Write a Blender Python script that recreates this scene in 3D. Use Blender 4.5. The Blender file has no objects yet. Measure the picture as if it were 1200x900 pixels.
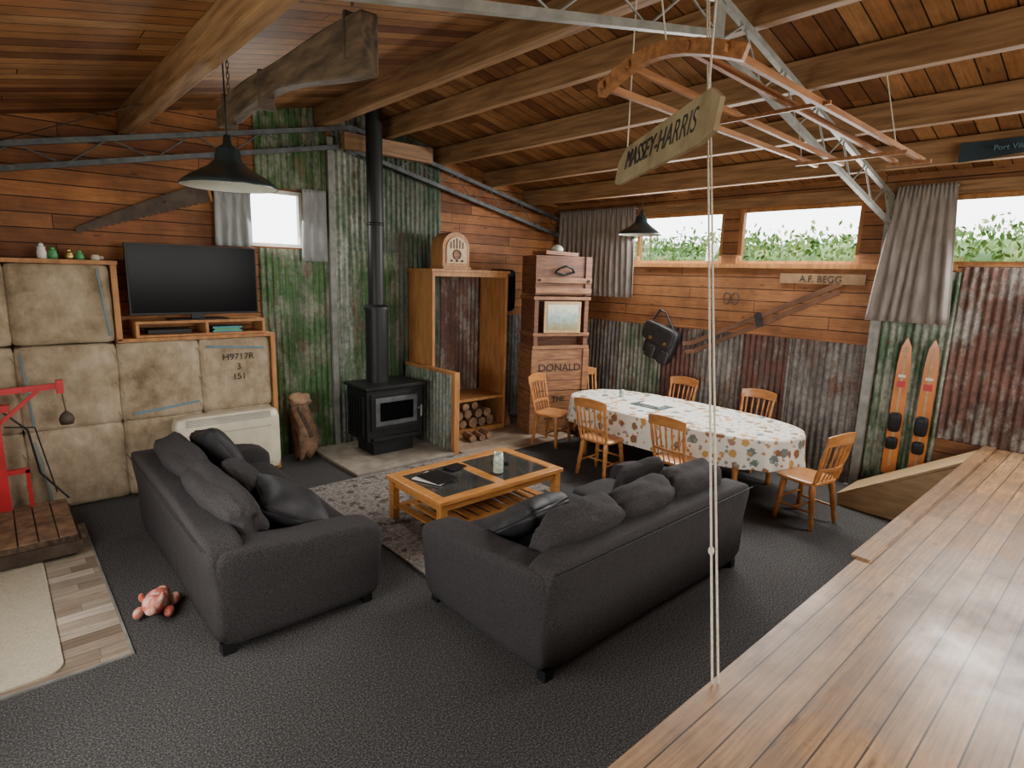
import bpy, bmesh, random
from math import *
from mathutils import Vector, Euler, Matrix, noise
random.seed(7)
XW=7.48; YG=7.25; XL=-0.8; YF=-3.0
def ceil_z(x): return 4.35-0.213*abs(x-3.6)

# ---------------------------------------------------------------- materials
def new(name):
    m=bpy.data.materials.new(name);m.use_nodes=True
    nt=m.node_tree;b=nt.nodes['Principled BSDF'];return m,nt,b
def N(nt,t,**k):
    n=nt.nodes.new(t)
    for a,v in k.items(): setattr(n,a,v)
    return n
def math_(nt,op,a,b=None):
    n=N(nt,'ShaderNodeMath',operation=op)
    for i,v in enumerate((a,b)):
        if v is None: continue
        if isinstance(v,(int,float)): n.inputs[i].default_value=v
        else: nt.links.new(v,n.inputs[i])
    return n.outputs[0]
def ramp(nt,fac,stops,const=False):
    r=N(nt,'ShaderNodeValToRGB');cr=r.color_ramp
    if const: cr.interpolation='CONSTANT'
    while len(cr.elements)<len(stops): cr.elements.new(0.5)
    for e,(p,c) in zip(cr.elements,stops):
        e.position=p;e.color=(*c,1) if len(c)==3 else c
    nt.links.new(fac,r.inputs[0]);return r.outputs[0]
def mix(nt,fac,a,b,bt='MIX'):
    n=N(nt,'ShaderNodeMix',data_type='RGBA',blend_type=bt)
    for i,v in ((0,fac),(6,a),(7,b)):
        if isinstance(v,(int,float)): n.inputs[i].default_value=v
        elif isinstance(v,tuple): n.inputs[i].default_value=(*v,1)
        else: nt.links.new(v,n.inputs[i])
    return n.outputs[2]
def noise_(nt,vec,scale,detail=3,rough=0.55):
    n=N(nt,'ShaderNodeTexNoise');n.inputs['Scale'].default_value=scale;n.inputs['Detail'].default_value=detail;n.inputs['Roughness'].default_value=rough
    nt.links.new(vec,n.inputs['Vector']);return n.outputs['Fac']
def scaled(nt,vec,s):
    n=N(nt,'ShaderNodeMapping');n.inputs['Scale'].default_value=s;nt.links.new(vec,n.inputs[0]);return n.outputs[0]
def bump(nt,b,h,strength=0.3,dist=0.01):
    n=N(nt,'ShaderNodeBump');n.inputs['Strength'].default_value=strength;n.inputs['Distance'].default_value=dist
    nt.links.new(h,n.inputs['Height']);nt.links.new(n.outputs[0],b.inputs['Normal'])
def plain(name,c,rough=0.5,metal=0.0,c2=None,scale=6,stretch=(1,1,1),bmp=0.0,sheen=0,coat=0,lo=0.35,hi=0.65,detail=4,spec=0.5):
    m,nt,b=new(name)
    b.inputs['Roughness'].default_value=rough;b.inputs['Metallic'].default_value=metal;b.inputs['Specular IOR Level'].default_value=spec
    b.inputs['Sheen Weight'].default_value=sheen;b.inputs['Coat Weight'].default_value=coat
    tc=N(nt,'ShaderNodeTexCoord').outputs['Object'];v=scaled(nt,tc,stretch)
    f=noise_(nt,v,scale,detail)
    if c2 is None: c2=tuple(x*0.82 for x in c)
    nt.links.new(ramp(nt,f,[(lo,c),(hi,c2)]),b.inputs['Base Color'])
    if bmp: bump(nt,b,f,bmp,0.01)
    return m
def plank(name,across,along,w,L,cols,gap=0.03,rough=0.55,grain=0.35,gapdark=0.12,patch=0.35,bmp=0.4,scl=(3,60),rvar=0,spec=0.4):
    m,nt,b=new(name);b.inputs['Roughness'].default_value=rough;b.inputs['Specular IOR Level'].default_value=spec
    pos=N(nt,'ShaderNodeNewGeometry').outputs['Position'];s=N(nt,'ShaderNodeSeparateXYZ');nt.links.new(pos,s.inputs[0])
    A=math_(nt,'DIVIDE',s.outputs[across],w);row=math_(nt,'FLOOR',A);fr=math_(nt,'FRACT',A)
    wn=N(nt,'ShaderNodeTexWhiteNoise',noise_dimensions='1D');nt.links.new(row,wn.inputs['W'])
    B_=math_(nt,'DIVIDE',math_(nt,'ADD',s.outputs[along],math_(nt,'MULTIPLY',wn.outputs['Value'],L)),L)
    col=math_(nt,'FLOOR',B_);fl=math_(nt,'FRACT',B_)
    cb=N(nt,'ShaderNodeCombineXYZ');nt.links.new(row,cb.inputs[0]);nt.links.new(col,cb.inputs[1])
    w2=N(nt,'ShaderNodeTexWhiteNoise',noise_dimensions='3D');nt.links.new(cb.outputs[0],w2.inputs['Vector'])
    n=len(cols);c=ramp(nt,w2.outputs['Value'],[(i/(n-1) if n>1 else 0,cc) for i,cc in enumerate(cols)])
    st=[scl[0]]*3;st[across]=scl[1]
    off=N(nt,'ShaderNodeVectorMath',operation='ADD');nt.links.new(pos,off.inputs[0]);nt.links.new(w2.outputs['Color'],off.inputs[1])
    g=noise_(nt,scaled(nt,off.outputs[0],tuple(st)),1.0,5,0.65)
    c=mix(nt,grain,c,ramp(nt,g,[(0.3,(0.3,0.26,0.24)),(0.65,(1.15,1.1,1.05))]),'MULTIPLY')
    p=noise_(nt,pos,1.7,5,0.65)
    c=mix(nt,patch,c,ramp(nt,p,[(0.35,(0.35,0.33,0.32)),(0.65,(1.2,1.2,1.2))]),'MULTIPLY')
    vk=N(nt,'ShaderNodeTexVoronoi');vk.inputs['Scale'].default_value=1.0
    sk=[3.2]*3;sk[across]=9.0;nt.links.new(scaled(nt,off.outputs[0],tuple(sk)),vk.inputs['Vector'])
    c=mix(nt,0.7,c,ramp(nt,vk.outputs['Distance'],[(0.05,(0.3,0.22,0.18)),(0.16,(1,1,1))]),'MULTIPLY')
    e=math_(nt,'MINIMUM',fr,math_(nt,'SUBTRACT',1.0,fr));gm=math_(nt,'LESS_THAN',e,gap)
    e2=math_(nt,'LESS_THAN',fl,gap*w/L*1.3);gm=math_(nt,'MAXIMUM',gm,e2)
    c=mix(nt,gm,c,mix(nt,1.0,c,(gapdark,gapdark,gapdark),'MULTIPLY'))
    nt.links.new(c,b.inputs['Base Color'])
    if rvar: nt.links.new(ramp(nt,p,[(0.3,(rough+rvar,)*3),(0.65,(rough,)*3)]),b.inputs['Roughness'])
    h=math_(nt,'SUBTRACT',math_(nt,'MULTIPLY',g,0.15),gm);bump(nt,b,h,bmp,0.006)
    return m
def corr_mat(name,c1,c2,c3,a=0.5,r=0.6,sc=2.5,metal=0.2):
    m,nt,b=new(name);b.inputs['Roughness'].default_value=0.55;b.inputs['Metallic'].default_value=metal
    pos=N(nt,'ShaderNodeNewGeometry').outputs['Position']
    v=scaled(nt,pos,(1.6,1.6,0.7))
    f1=noise_(nt,v,sc,6,0.72);f2=noise_(nt,scaled(nt,pos,(1,1,0.5)),sc*1.7,7,0.75);f3=noise_(nt,pos,18,5,0.7)
    f4=noise_(nt,scaled(nt,pos,(9,9,0.5)),1.5,5,0.7)
    c=mix(nt,ramp(nt,f1,[(a-0.06,(0,0,0)),(a+0.06,(1,1,1))]),c1,c2)
    c=mix(nt,ramp(nt,f2,[(r-0.04,(0,0,0)),(r+0.07,(1,1,1))]),c,c3)
    c=mix(nt,0.65,c,ramp(nt,f3,[(0.35,(0.35,0.35,0.35)),(0.65,(1.3,1.3,1.3))]),'MULTIPLY')
    c=mix(nt,0.6,c,ramp(nt,f4,[(0.35,(0.4,0.36,0.33)),(0.62,(1.2,1.2,1.2))]),'MULTIPLY')
    nt.links.new(c,b.inputs['Base Color']);bump(nt,b,f3,0.15,0.004);return m

M={}
M['ceil']=plank('ceiling_boards',1,0,0.15,2.6,[(0.235,0.10,0.037),(0.36,0.175,0.07),(0.14,0.053,0.022),(0.40,0.21,0.09),(0.20,0.085,0.034)],0.035,0.6,patch=0.65,spec=.25,gapdark=.06,grain=.5)
M['board']=plank('wall_boards',2,0,0.14,3.2,[(0.285,0.11,0.036),(0.37,0.16,0.058),(0.2,0.073,0.025),(0.335,0.14,0.05)],0.035,0.6,patch=0.6,spec=.25,gapdark=.06,grain=.5)
M['boardW']=plank('wall_boards_window_side',2,1,0.15,3.0,[(0.25,0.11,0.045),(0.31,0.145,0.062),(0.19,0.078,0.033)],0.035,0.6,patch=0.6,spec=.25,gapdark=.06,grain=.5)
M['stage']=plank('stage_boards',1,0,0.115,3.4,[(0.37,0.225,0.115),(0.45,0.285,0.15),(0.28,0.165,0.082),(0.41,0.255,0.13)],0.028,0.27,grain=0.65,patch=0.7,bmp=0.25,rvar=.22,spec=.42)
M['stagef']=plank('stage_front',0,2,0.12,2,[(0.2,0.12,0.06),(0.28,0.17,0.09)],0.03,0.6)
M['vinyl']=plank('vinyl_planks',1,0,0.11,0.62,[(0.50,0.44,0.35),(0.26,0.20,0.15),(0.60,0.55,0.46),(0.17,0.13,0.09),(0.45,0.39,0.31)],0.015,0.4,grain=0.7)
M['tile']=plank('hearth_tiles',1,0,0.14,0.7,[(0.42,0.34,0.25),(0.28,0.21,0.15),(0.5,0.43,0.34)],0.02,0.45,grain=0.5)
M['beam']=plain('beam_wood',(0.30,0.175,0.085),0.65,c2=(0.165,0.088,0.042),scale=3,stretch=(8,0.6,8),bmp=0.4,spec=.25)
M['beamX']=plain('beam_wood_cross',(0.28,0.16,0.08),0.6,c2=(0.16,0.085,0.04),scale=3,stretch=(0.6,8,8),bmp=0.3)
M['honey']=plain('honey_wood',(0.47,0.20,0.055),0.32,c2=(0.32,0.125,0.035),scale=5,stretch=(1,1,3),coat=0.15)
M['honey2']=plain('table_wood',(0.60,0.27,0.07),0.3,c2=(0.44,0.18,0.045),scale=5,stretch=(1,6,6),coat=0.2)
M['cab']=plain('cabinet_wood',(0.40,0.19,0.067),0.5,c2=(0.26,0.115,0.04),scale=4,stretch=(4,4,0.8),bmp=0.1,spec=.3)
M['crate']=plain('crate_wood',(0.20,0.08,0.035),0.6,c2=(0.09,0.037,0.02),scale=5,stretch=(1,1,7),bmp=0.4)
M['crate2']=plain('crate_wood_pale',(0.30,0.14,0.06),0.6,c2=(0.15,0.065,0.03),scale=5,stretch=(1,1,7),bmp=0.4)
M['old']=plain('weathered_wood',(0.115,0.08,0.052),0.75,c2=(0.04,0.028,0.02),scale=3,stretch=(8,1,6),bmp=0.4,spec=.2)
M['pale']=plain('pale_wood',(0.46,0.32,0.165),0.5,c2=(0.33,0.22,0.11),scale=4,stretch=(6,1,6),bmp=0.1)
M['rack']=plain('rack_wood',(0.36,0.17,0.07),0.5,c2=(0.22,0.095,0.04),scale=4,stretch=(1,8,8),spec=.3)
M['log']=plain('firewood',(0.26,0.155,0.085),0.8,c2=(0.11,0.06,0.035),scale=9,bmp=0.6)
M['steel']=plain('truss_paint',(0.27,0.28,0.26),0.5,0.2,c2=(0.17,0.175,0.16),scale=8)
M['steel1']=plain('truss_dark',(0.10,0.11,0.115),0.5,0.3,c2=(0.05,0.055,0.06),scale=8)
M['black']=plain('black_metal',(0.012,0.013,0.014),0.45,0.2,spec=.35)
M['blackgl']=plain('black_glass',(0.003,0.003,0.004),0.2,0.0,spec=.05)
M['plastic']=plain('black_plastic',(0.010,0.010,0.012),0.4,spec=.25)
M['glassdk']=plain('smoked_glass',(0.05,0.055,0.05),0.06,0.0,spec=.6)
M['cream']=plain('cream_plastic',(0.62,0.57,0.43),0.4)
M['white']=plain('white_paint',(0.7,0.69,0.64),0.5)
M['red']=plain('red_paint',(0.48,0.015,0.022),0.4,c2=(0.34,0.012,0.016))
M['blade']=plain('rusty_blade',(0.085,0.062,0.045),0.6,0.2,c2=(0.045,0.032,0.025),scale=7,bmp=0.2,spec=.25)
M['rope']=plain('rope',(0.68,0.63,0.53),0.8,c2=(0.5,0.45,0.36),scale=60)
M['brass']=plain('brass',(0.5,0.35,0.12),0.35,0.9)
M['leather']=plain('black_leather',(0.010,0.010,0.013),0.45,c2=(0.022,0.022,0.026),scale=14,bmp=0.3)
M['pink']=plain('pink_plush',(0.58,0.13,0.09),0.9,c2=(0.66,0.42,0.34),scale=16,bmp=0.5,lo=.45,hi=.58)
M['sign']=plain('sign_board',(0.33,0.265,0.16),0.65,c2=(0.21,0.16,0.09),scale=6,stretch=(1,1,1),spec=.2)
M['plaque']=plain('plaque_board',(0.25,0.155,0.085),0.65,c2=(0.18,0.11,0.055),scale=6,spec=.2)
M['ink']=plain('black_ink',(0.02,0.018,0.015),0.8)
M['blueink']=plain('blue_stripe',(0.12,0.22,0.28),0.9)
M['stain']=plain('stain_cloth',(0.26,0.19,0.11),0.9)
M['curt']=plain('curtain_fabric',(0.27,0.245,0.225),0.95,c2=(0.19,0.17,0.155),scale=14,stretch=(1,1,0.3),spec=.1)
M['curt2']=plain('net_curtain_fabric',(0.30,0.31,0.31),0.95,c2=(0.22,0.23,0.23),scale=14,stretch=(1,1,0.3),spec=.1)
M['shade']=plain('pendant_enamel',(0.022,0.036,0.04),0.3,0.2)
M['shadein']=plain('pendant_inside',(0.5,0.5,0.46),0.4)
M['stone']=plain('hearth_stone',(0.34,0.30,0.24),0.6,c2=(0.22,0.195,0.155),scale=7,bmp=0.2)
M['mat']=plain('cream_mat',(0.50,0.45,0.34),0.95,c2=(0.41,0.36,0.26),scale=60,bmp=0.8)
M['ski']=plain('ski_orange',(0.58,0.20,0.045),0.25,c2=(0.45,0.14,0.03),scale=3,coat=0.3)
M['skiold']=plain('old_ski',(0.17,0.075,0.035),0.55,c2=(0.09,0.04,0.02),scale=5)
M['book']=plain('magazine',(0.03,0.05,0.05),0.3,c2=(0.12,0.18,0.18),scale=9)
M['paper']=plain('paper',(0.65,0.64,0.6),0.6)
M['teal']=plain('teal_case',(0.02,0.22,0.26),0.35)
M['green']=plain('green_case',(0.06,0.28,0.09),0.4)
M['jar']=plain('glass_jar',(0.25,0.35,0.3),0.1,c2=(0.6,0.6,0.5),scale=20,coat=0.4)
M['flag']=plain('flag_cloth',(0.012,0.03,0.045),0.8)
M['gcorr']=corr_mat('green_iron',(0.045,0.115,0.03),(0.19,0.21,0.15),(0.15,0.07,0.035),0.51,0.6)
M['gcorr2']=corr_mat('dark_green_iron',(0.025,0.055,0.028),(0.10,0.12,0.09),(0.13,0.05,0.025),0.48,0.58)
M['grey']=corr_mat('grey_iron',(0.22,0.215,0.205),(0.12,0.115,0.11),(0.14,0.075,0.05),0.5,0.56)
M['pgrey']=corr_mat('pale_iron',(0.27,0.29,0.25),(0.10,0.15,0.09),(0.13,0.08,0.05),0.52,0.6)
M['maroon']=corr_mat('maroon_iron',(0.13,0.045,0.035),(0.09,0.05,0.042),(0.22,0.20,0.18),0.5,0.57)
M['mint']=corr_mat('peeling_green_iron',(0.07,0.14,0.075),(0.27,0.31,0.26),(0.14,0.06,0.04),0.49,0.6,sc=4)
M['rust']=corr_mat('rusty_iron',(0.15,0.065,0.045),(0.09,0.042,0.032),(0.24,0.23,0.21),0.5,0.53)
def carpet():
    m,nt,b=new('charcoal_carpet');b.inputs['Roughness'].default_value=0.95;b.inputs['Specular IOR Level'].default_value=.1
    pos=N(nt,'ShaderNodeNewGeometry').outputs['Position']
    f=noise_(nt,pos,100,3,0.8);g=noise_(nt,pos,1.2,3)
    c=ramp(nt,f,[(0.36,(0.019,0.018,0.018)),(0.5,(0.052,0.050,0.049)),(0.66,(0.17,0.165,0.16))])
    c=mix(nt,0.3,c,ramp(nt,g,[(0.3,(0.75,0.75,0.75)),(0.7,(1.2,1.2,1.2))]),'MULTIPLY')
    nt.links.new(c,b.inputs['Base Color']);bump(nt,b,f,0.6,0.006);return m
M['carpet']=carpet()
def fabric():
    m,nt,b=new('charcoal_upholstery');b.inputs['Roughness'].default_value=0.9;b.inputs['Specular IOR Level'].default_value=.2
    tc=N(nt,'ShaderNodeTexCoord').outputs['Object']
    f=noise_(nt,tc,130,2,0.7);g=noise_(nt,tc,5,4)
    c=ramp(nt,f,[(0.35,(0.020,0.018,0.0185)),(0.65,(0.050,0.0455,0.047))])
    nt.links.new(c,b.inputs['Base Color'])
    bump(nt,b,math_(nt,'ADD',math_(nt,'MULTIPLY',f,0.15),g),0.5,0.025);return m
M['fab']=fabric()
M['fab2']=plain('throw_pillow_cloth',(0.014,0.014,0.016),0.6,c2=(0.027,0.026,0.028),scale=7,bmp=0.5,spec=.25)
def rugm():
    m,nt,b=new('mottled_rug');b.inputs['Roughness'].default_value=0.95
    pos=N(nt,'ShaderNodeNewGeometry').outputs['Position']
    f=noise_(nt,pos,6.5,9,0.78);g=noise_(nt,pos,60,3,0.7)
    c=ramp(nt,f,[(0.38,(0.035,0.03,0.029)),(0.45,(0.13,0.105,0.09)),(0.50,(0.38,0.35,0.32)),(0.56,(0.10,0.085,0.08)),(0.64,(0.46,0.44,0.41))])
    c=mix(nt,0.6,c,ramp(nt,g,[(0.35,(0.4,0.4,0.4)),(0.65,(1.2,1.2,1.2))]),'MULTIPLY')
    nt.links.new(c,b.inputs['Base Color']);bump(nt,b,g,0.8,0.01);return m
M['rug']=rugm()
def balem():
    m,nt,b=new('hessian_bale');b.inputs['Roughness'].default_value=0.95;b.inputs['Specular IOR Level'].default_value=.1
    pos=N(nt,'ShaderNodeNewGeometry').outputs['Position']
    f=noise_(nt,pos,2.2,7,0.7);w=noise_(nt,scaled(nt,pos,(180,180,180)),1,2);h=noise_(nt,scaled(nt,pos,(1,1,.6)),7,6,.7)
    c=ramp(nt,f,[(0.32,(0.19,0.14,0.09)),(0.47,(0.33,0.26,0.175)),(0.66,(0.43,0.355,0.255))])
    c=mix(nt,.6,c,ramp(nt,h,[(0.3,(.5,.45,.4)),(0.6,(1.1,1.1,1.1))]),'MULTIPLY')
    nt.links.new(c,b.inputs['Base Color']);bump(nt,b,math_(nt,'ADD',h,math_(nt,'MULTIPLY',w,0.3)),0.6,0.02);return m
M['bale']=balem()
def clothm():
    m,nt,b=new('printed_tablecloth');b.inputs['Roughness'].default_value=0.6;b.inputs['Specular IOR Level'].default_value=.25
    tc=N(nt,'ShaderNodeTexCoord').outputs['Object']
    last=(0.60,0.58,0.52)
    for sc,th,cols in ((7.5,0.62,[(0,(0.20,0.10,0.05)),(0.3,(0.42,0.24,0.07)),(0.55,(0.12,0.15,0.14)),(0.8,(0.28,0.15,0.09))]),(15,0.56,[(0,(0.22,0.22,0.19)),(0.5,(0.36,0.2,0.08))])):
        v=N(nt,'ShaderNodeTexVoronoi');v.inputs['Scale'].default_value=sc;nt.links.new(tc,v.inputs['Vector'])
        sx=N(nt,'ShaderNodeSeparateColor');nt.links.new(v.outputs['Color'],sx.inputs[0])
        k=ramp(nt,sx.outputs[0],cols,True)
        f=math_(nt,'LESS_THAN',math_(nt,'ADD',v.outputs['Distance'],math_(nt,'MULTIPLY',noise_(nt,tc,38,3,.7),.5)),th)
        f=math_(nt,'MULTIPLY',f,math_(nt,'GREATER_THAN',sx.outputs[1],0.25))
        last=mix(nt,f,last,k)
    nt.links.new(last,b.inputs['Base Color']);return m
M['cloth']=clothm()
def leafm():
    m,nt,b=new('hedge_leaves');b.inputs['Roughness'].default_value=0.6
    pos=N(nt,'ShaderNodeNewGeometry').outputs['Position'];f=noise_(nt,pos,3,4)
    nt.links.new(ramp(nt,f,[(0.3,(0.02,0.075,0.008)),(0.5,(0.075,0.17,0.02)),(0.62,(0.17,0.26,0.045)),(0.72,(0.24,0.12,0.08))]),b.inputs['Base Color']);return m
M['leaf']=leafm()
M['grass']=plain('grass',(0.10,0.16,0.05),0.9)
def glassm():
    m,nt,b=new('window_glass');out=nt.nodes['Material Output']
    t=N(nt,'ShaderNodeBsdfTransparent');g=N(nt,'ShaderNodeBsdfGlossy');g.inputs['Roughness'].default_value=0.02
    mx=N(nt,'ShaderNodeMixShader');mx.inputs[0].default_value=0.04
    nt.links.new(t.outputs[0],mx.inputs[1]);nt.links.new(g.outputs[0],mx.inputs[2]);nt.links.new(mx.outputs[0],out.inputs[0]);return m
M['glass']=glassm()
def picm():
    m,nt,b=new('landscape_print')
    tc=N(nt,'ShaderNodeTexCoord').outputs['Object'];s=N(nt,'ShaderNodeSeparateXYZ');nt.links.new(tc,s.inputs[0])
    f=noise_(nt,tc,14,5)
    h=math_(nt,'ADD',math_(nt,'MULTIPLY',math_(nt,'SUBTRACT',s.outputs[2],1.45),2.3),math_(nt,'MULTIPLY',math_(nt,'SUBTRACT',f,0.5),0.9))
    nt.links.new(ramp(nt,h,[(0.0,(0.22,0.18,0.08)),(0.3,(0.25,0.27,0.18)),(0.5,(0.25,0.38,0.38)),(0.75,(0.55,0.56,0.45)),(1,(0.6,0.56,0.45))]),b.inputs['Base Color']);return m
M['pic']=picm()

# ---------------------------------------------------------------- builder
class B:
    def __init__(s,name): s.name=name;s.bm=bmesh.new();s.mats=[]
    def mi(s,k):
        m=M[k] if isinstance(k,str) else k
        if m not in s.mats: s.mats.append(m)
        return s.mats.index(m)
    def add(s,vs,fs,k,smooth=False):
        i=s.mi(k);bv=[s.bm.verts.new(v) for v in vs]
        for f in fs:
            try:
                fc=s.bm.faces.new([bv[j] for j in f]);fc.material_index=i;fc.smooth=smooth
            except ValueError: pass
    def box(s,c,d,k,rot=(0,0,0),taper=1.0):
        R=Euler(rot).to_matrix();c=Vector(c);vs=[]
        for z in (-1,1):
            t=taper if z>0 else 1
            for x,y in ((-1,-1),(1,-1),(1,1),(-1,1)): vs.append(c+R@Vector((x*d[0]/2*t,y*d[1]/2*t,z*d[2]/2)))
        s.add(vs,[(3,2,1,0),(4,5,6,7),(0,1,5,4),(1,2,6,5),(2,3,7,6),(3,0,4,7)],k)
    def bb(s,x0,x1,y0,y1,z0,z1,k): s.box(((x0+x1)/2,(y0+y1)/2,(z0+z1)/2),(abs(x1-x0),abs(y1-y0),abs(z1-z0)),k)
    def beam(s,p,q,w,h,k):
        p=Vector(p);q=Vector(q);d=q-p;a=d.normalized();up=Vector((0,0,1))
        if abs(a.z)>0.98: up=Vector((0,1,0))
        r=a.cross(up).normalized();u=r.cross(a)
        vs=[]
        for o in (p,q):
            for x,y in ((-1,-1),(1,-1),(1,1),(-1,1)): vs.append(o+r*x*w/2+u*y*h/2)
        s.add(vs,[(3,2,1,0),(4,5,6,7),(0,1,5,4),(1,2,6,5),(2,3,7,6),(3,0,4,7)],k)
    def soft(s,c,d,k,n=5,seg=8,rot=(0,0,0),fn=None,nz=0.0,sd=0):
        R=Euler(rot).to_matrix();c=Vector(c);idx={};vs=[];fs=[]
        def v(i,j,l):
            key=(i,j,l)
            if key not in idx:
                p=Vector((tan((i/seg*2-1)*pi/4),tan((j/seg*2-1)*pi/4),tan((l/seg*2-1)*pi/4)))
                m=(abs(p.x)**n+abs(p.y)**n+abs(p.z)**n)**(1/n);p=p/m
                q=Vector((p.x*d[0]/2,p.y*d[1]/2,p.z*d[2]/2))
                if fn: q=Vector(fn(q,p))
                if nz:
                    q=q*(1+nz*noise.noise(Vector((p.x*1.7+sd,p.y*1.7,p.z*1.7+sd*2)))+nz*.35*noise.noise(Vector((p.x*5+sd,p.y*5,p.z*5))))
                idx[key]=len(vs);vs.append(c+R@q)
            return idx[key]
        for a in range(seg):
            for b_ in range(seg):
                for f in (0,seg):
                    q=[(a,b_),(a+1,b_),(a+1,b_+1),(a,b_+1)]
                    o=1 if f else -1
                    for mk in (lambda x,y:(x,y,f),lambda x,y:(y,f,x),lambda x,y:(f,x,y)):
                        l=[v(*mk(x,y)) for x,y in q]
                        fs.append(l[::o])
        s.add(vs,fs,k,True)
    def cyl(s,p,q,r1,r2=None,k='black',seg=12,caps=True,smooth=True):
        if r2 is None: r2=r1
        p=Vector(p);q=Vector(q);a=(q-p).normalized();u=a.orthogonal().normalized();w=a.cross(u)
        vs=[]
        for o,r in ((p,r1),(q,r2)):
            for i in range(seg):
                t=2*pi*i/seg;vs.append(o+(u*cos(t)+w*sin(t))*r)
        s.add(vs,[(i,(i+1)%seg,seg+(i+1)%seg,seg+i) for i in range(seg)],k,smooth)
        if caps: s.add(vs,[tuple(range(seg))[::-1],tuple(range(seg,2*seg))],k)
    def tube(s,pts,r,k,seg=8):
        for a,b_ in zip(pts[:-1],pts[1:]): s.cyl(a,b_,r,r,k,seg)
    def lathe(s,prof,c,k,seg=24,ax=None):
        c=Vector(c);vs=[];fs=[];n=len(prof)
        Q=Matrix.Identity(3) if ax is None else Vector((0,0,1)).rotation_difference(Vector(ax)).to_matrix()
        for i in range(seg):
            t=2*pi*i/seg
            for r,z in prof: vs.append(c+Q@Vector((r*cos(t),r*sin(t),z)))
        for i in range(seg):
            j=(i+1)%seg
            for a in range(n-1): fs.append((i*n+a,j*n+a,j*n+a+1,i*n+a+1))
        s.add(vs,fs,k,True)
    def prism(s,poly,fmap,k):
        n=len(poly);vs=[fmap(a,b_,0) for a,b_ in poly]+[fmap(a,b_,1) for a,b_ in poly]
        s.add(vs,[tuple(range(n)),tuple(range(n,2*n))[::-1]]+[(i,n+i,n+(i+1)%n,(i+1)%n) for i in range(n)],k)
    def done(s,loc=(0,0,0),rz=0,bevel=0,parent=None,rot=None):
        bmesh.ops.recalc_face_normals(s.bm,faces=s.bm.faces)
        me=bpy.data.meshes.new(s.name);s.bm.to_mesh(me);s.bm.free()
        for m in s.mats: me.materials.append(m)
        o=bpy.data.objects.new(s.name,me);bpy.context.collection.objects.link(o)
        o.location=loc;o.rotation_euler=rot if rot else (0,0,rz)
        if bevel:
            b=o.modifiers.new('bevel','BEVEL');b.width=bevel;b.segments=2;b.limit_method='ANGLE';b.angle_limit=radians(50)
        if parent: o.parent=parent
        return o
def text(name,body,size,loc,xdir,normal,k,parent,ext=0.001):
    c=bpy.data.curves.new(name,'FONT');c.body=body;c.size=size;c.extrude=ext;c.align_x='CENTER';c.align_y='CENTER'
    c.materials.append(M[k]);o=bpy.data.objects.new(name,c);bpy.context.collection.objects.link(o)
    x=Vector(xdir).normalized();n=Vector(normal).normalized();y=n.cross(x)
    mt=Matrix((x,y,n)).transposed().to_4x4();mt.translation=Vector(loc);o.matrix_world=mt
    if parent: o.parent=parent
    return o

# ---------------------------------------------------------------- shell
b=B('floor');b.bb(XL,XW,1.0,YG,-0.1,0,'carpet');b.done()
b=B('stage_floor')
b.bb(XL,XW,YF,1.0,0.71,0.75,'stage');b.bb(XL,XW,YF,0.96,-0.1,0.71,'stagef');b.bb(3.7,XW,0.93,1.03,0.75,0.765,'stage');b.done()
b=B('wall_gable')
fm=lambda a,c,t:Vector((a,YG+0.12*t,c))
cz=lambda x:ceil_z(x)+0.03
b.prism([(XL-.1,-.1),(2.36,-.1),(2.36,cz(2.36)),(XL-.1,cz(XL-.1))],fm,'board')
b.prism([(2.36,-.1),(3.0,-.1),(3.0,2.6),(2.36,2.6)],fm,'board')
b.prism([(2.36,3.26),(3.0,3.26),(3.0,cz(3.0)),(2.36,cz(2.36))],fm,'board')
b.prism([(3.0,-.1),(3.6,-.1),(3.6,cz(3.6)),(3.0,cz(3.0))],fm,'board')
b.prism([(3.6,-.1),(XW+.12,-.1),(XW+.12,cz(XW+.12)),(3.6,cz(3.6))],fm,'board')
b.done()
def corr(bd,o,u,n,L,z0,z1,k,amp=0.011,wl=0.076):
    o=Vector(o);u=Vector(u);n=Vector(n);m=int(L/wl*8);vs=[];fs=[]
    for i in range(m+1):
        t=L*i/m;p=o+u*t+n*amp*(1+sin(2*pi*t/wl))
        zt=z1(p) if callable(z1) else z1
        vs+= [Vector((p.x,p.y,z0)),Vector((p.x,p.y,zt))]
        if i: fs.append((2*i-2,2*i,2*i+1,2*i-1))
    bd.add(vs,fs,k,True)
rt=lambda p:ceil_z(p.x)
b=B('corrugated_iron_gable')
g=YG-0.005
corr(b,(2.45,g,0),(1,0,0),(0,-1,0),0.85,0,2.58,'gcorr')
corr(b,(2.45,g,0),(1,0,0),(0,-1,0),0.85,3.28,rt,'gcorr')
corr(b,(3.0,g,0),(1,0,0),(0,-1,0),0.3,2.58,3.28,'gcorr2')
corr(b,(3.38,g,0),(1,0,0),(0,-1,0),0.62,0,rt,'pgrey')
corr(b,(3.62,g-.012,0),(1,0,0),(0,-1,0),0.7,0,2.6,'gcorr')
corr(b,(4.0,g,0),(1,0,0),(0,-1,0),1.05,0,rt,'gcorr2')
corr(b,(5.05,g,0),(1,0,0),(0,-1,0),0.9,0,2.4,'rust')
corr(b,(5.95,g,0),(1,0,0),(0,-1,0),1.5,0,1.7,'grey')
b.done()
b=B('wall_window_side');T=0.12
zt=ceil_z(XW)+0.02
b.bb(XW,XW+T,YF,YG,-.1,2.57,'boardW');b.bb(XW,XW+T,YF,YG,3.27,zt,'boardW')
OP=[(4.13,6.9),(2.44,3.92),(-0.6,1.75)]
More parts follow.
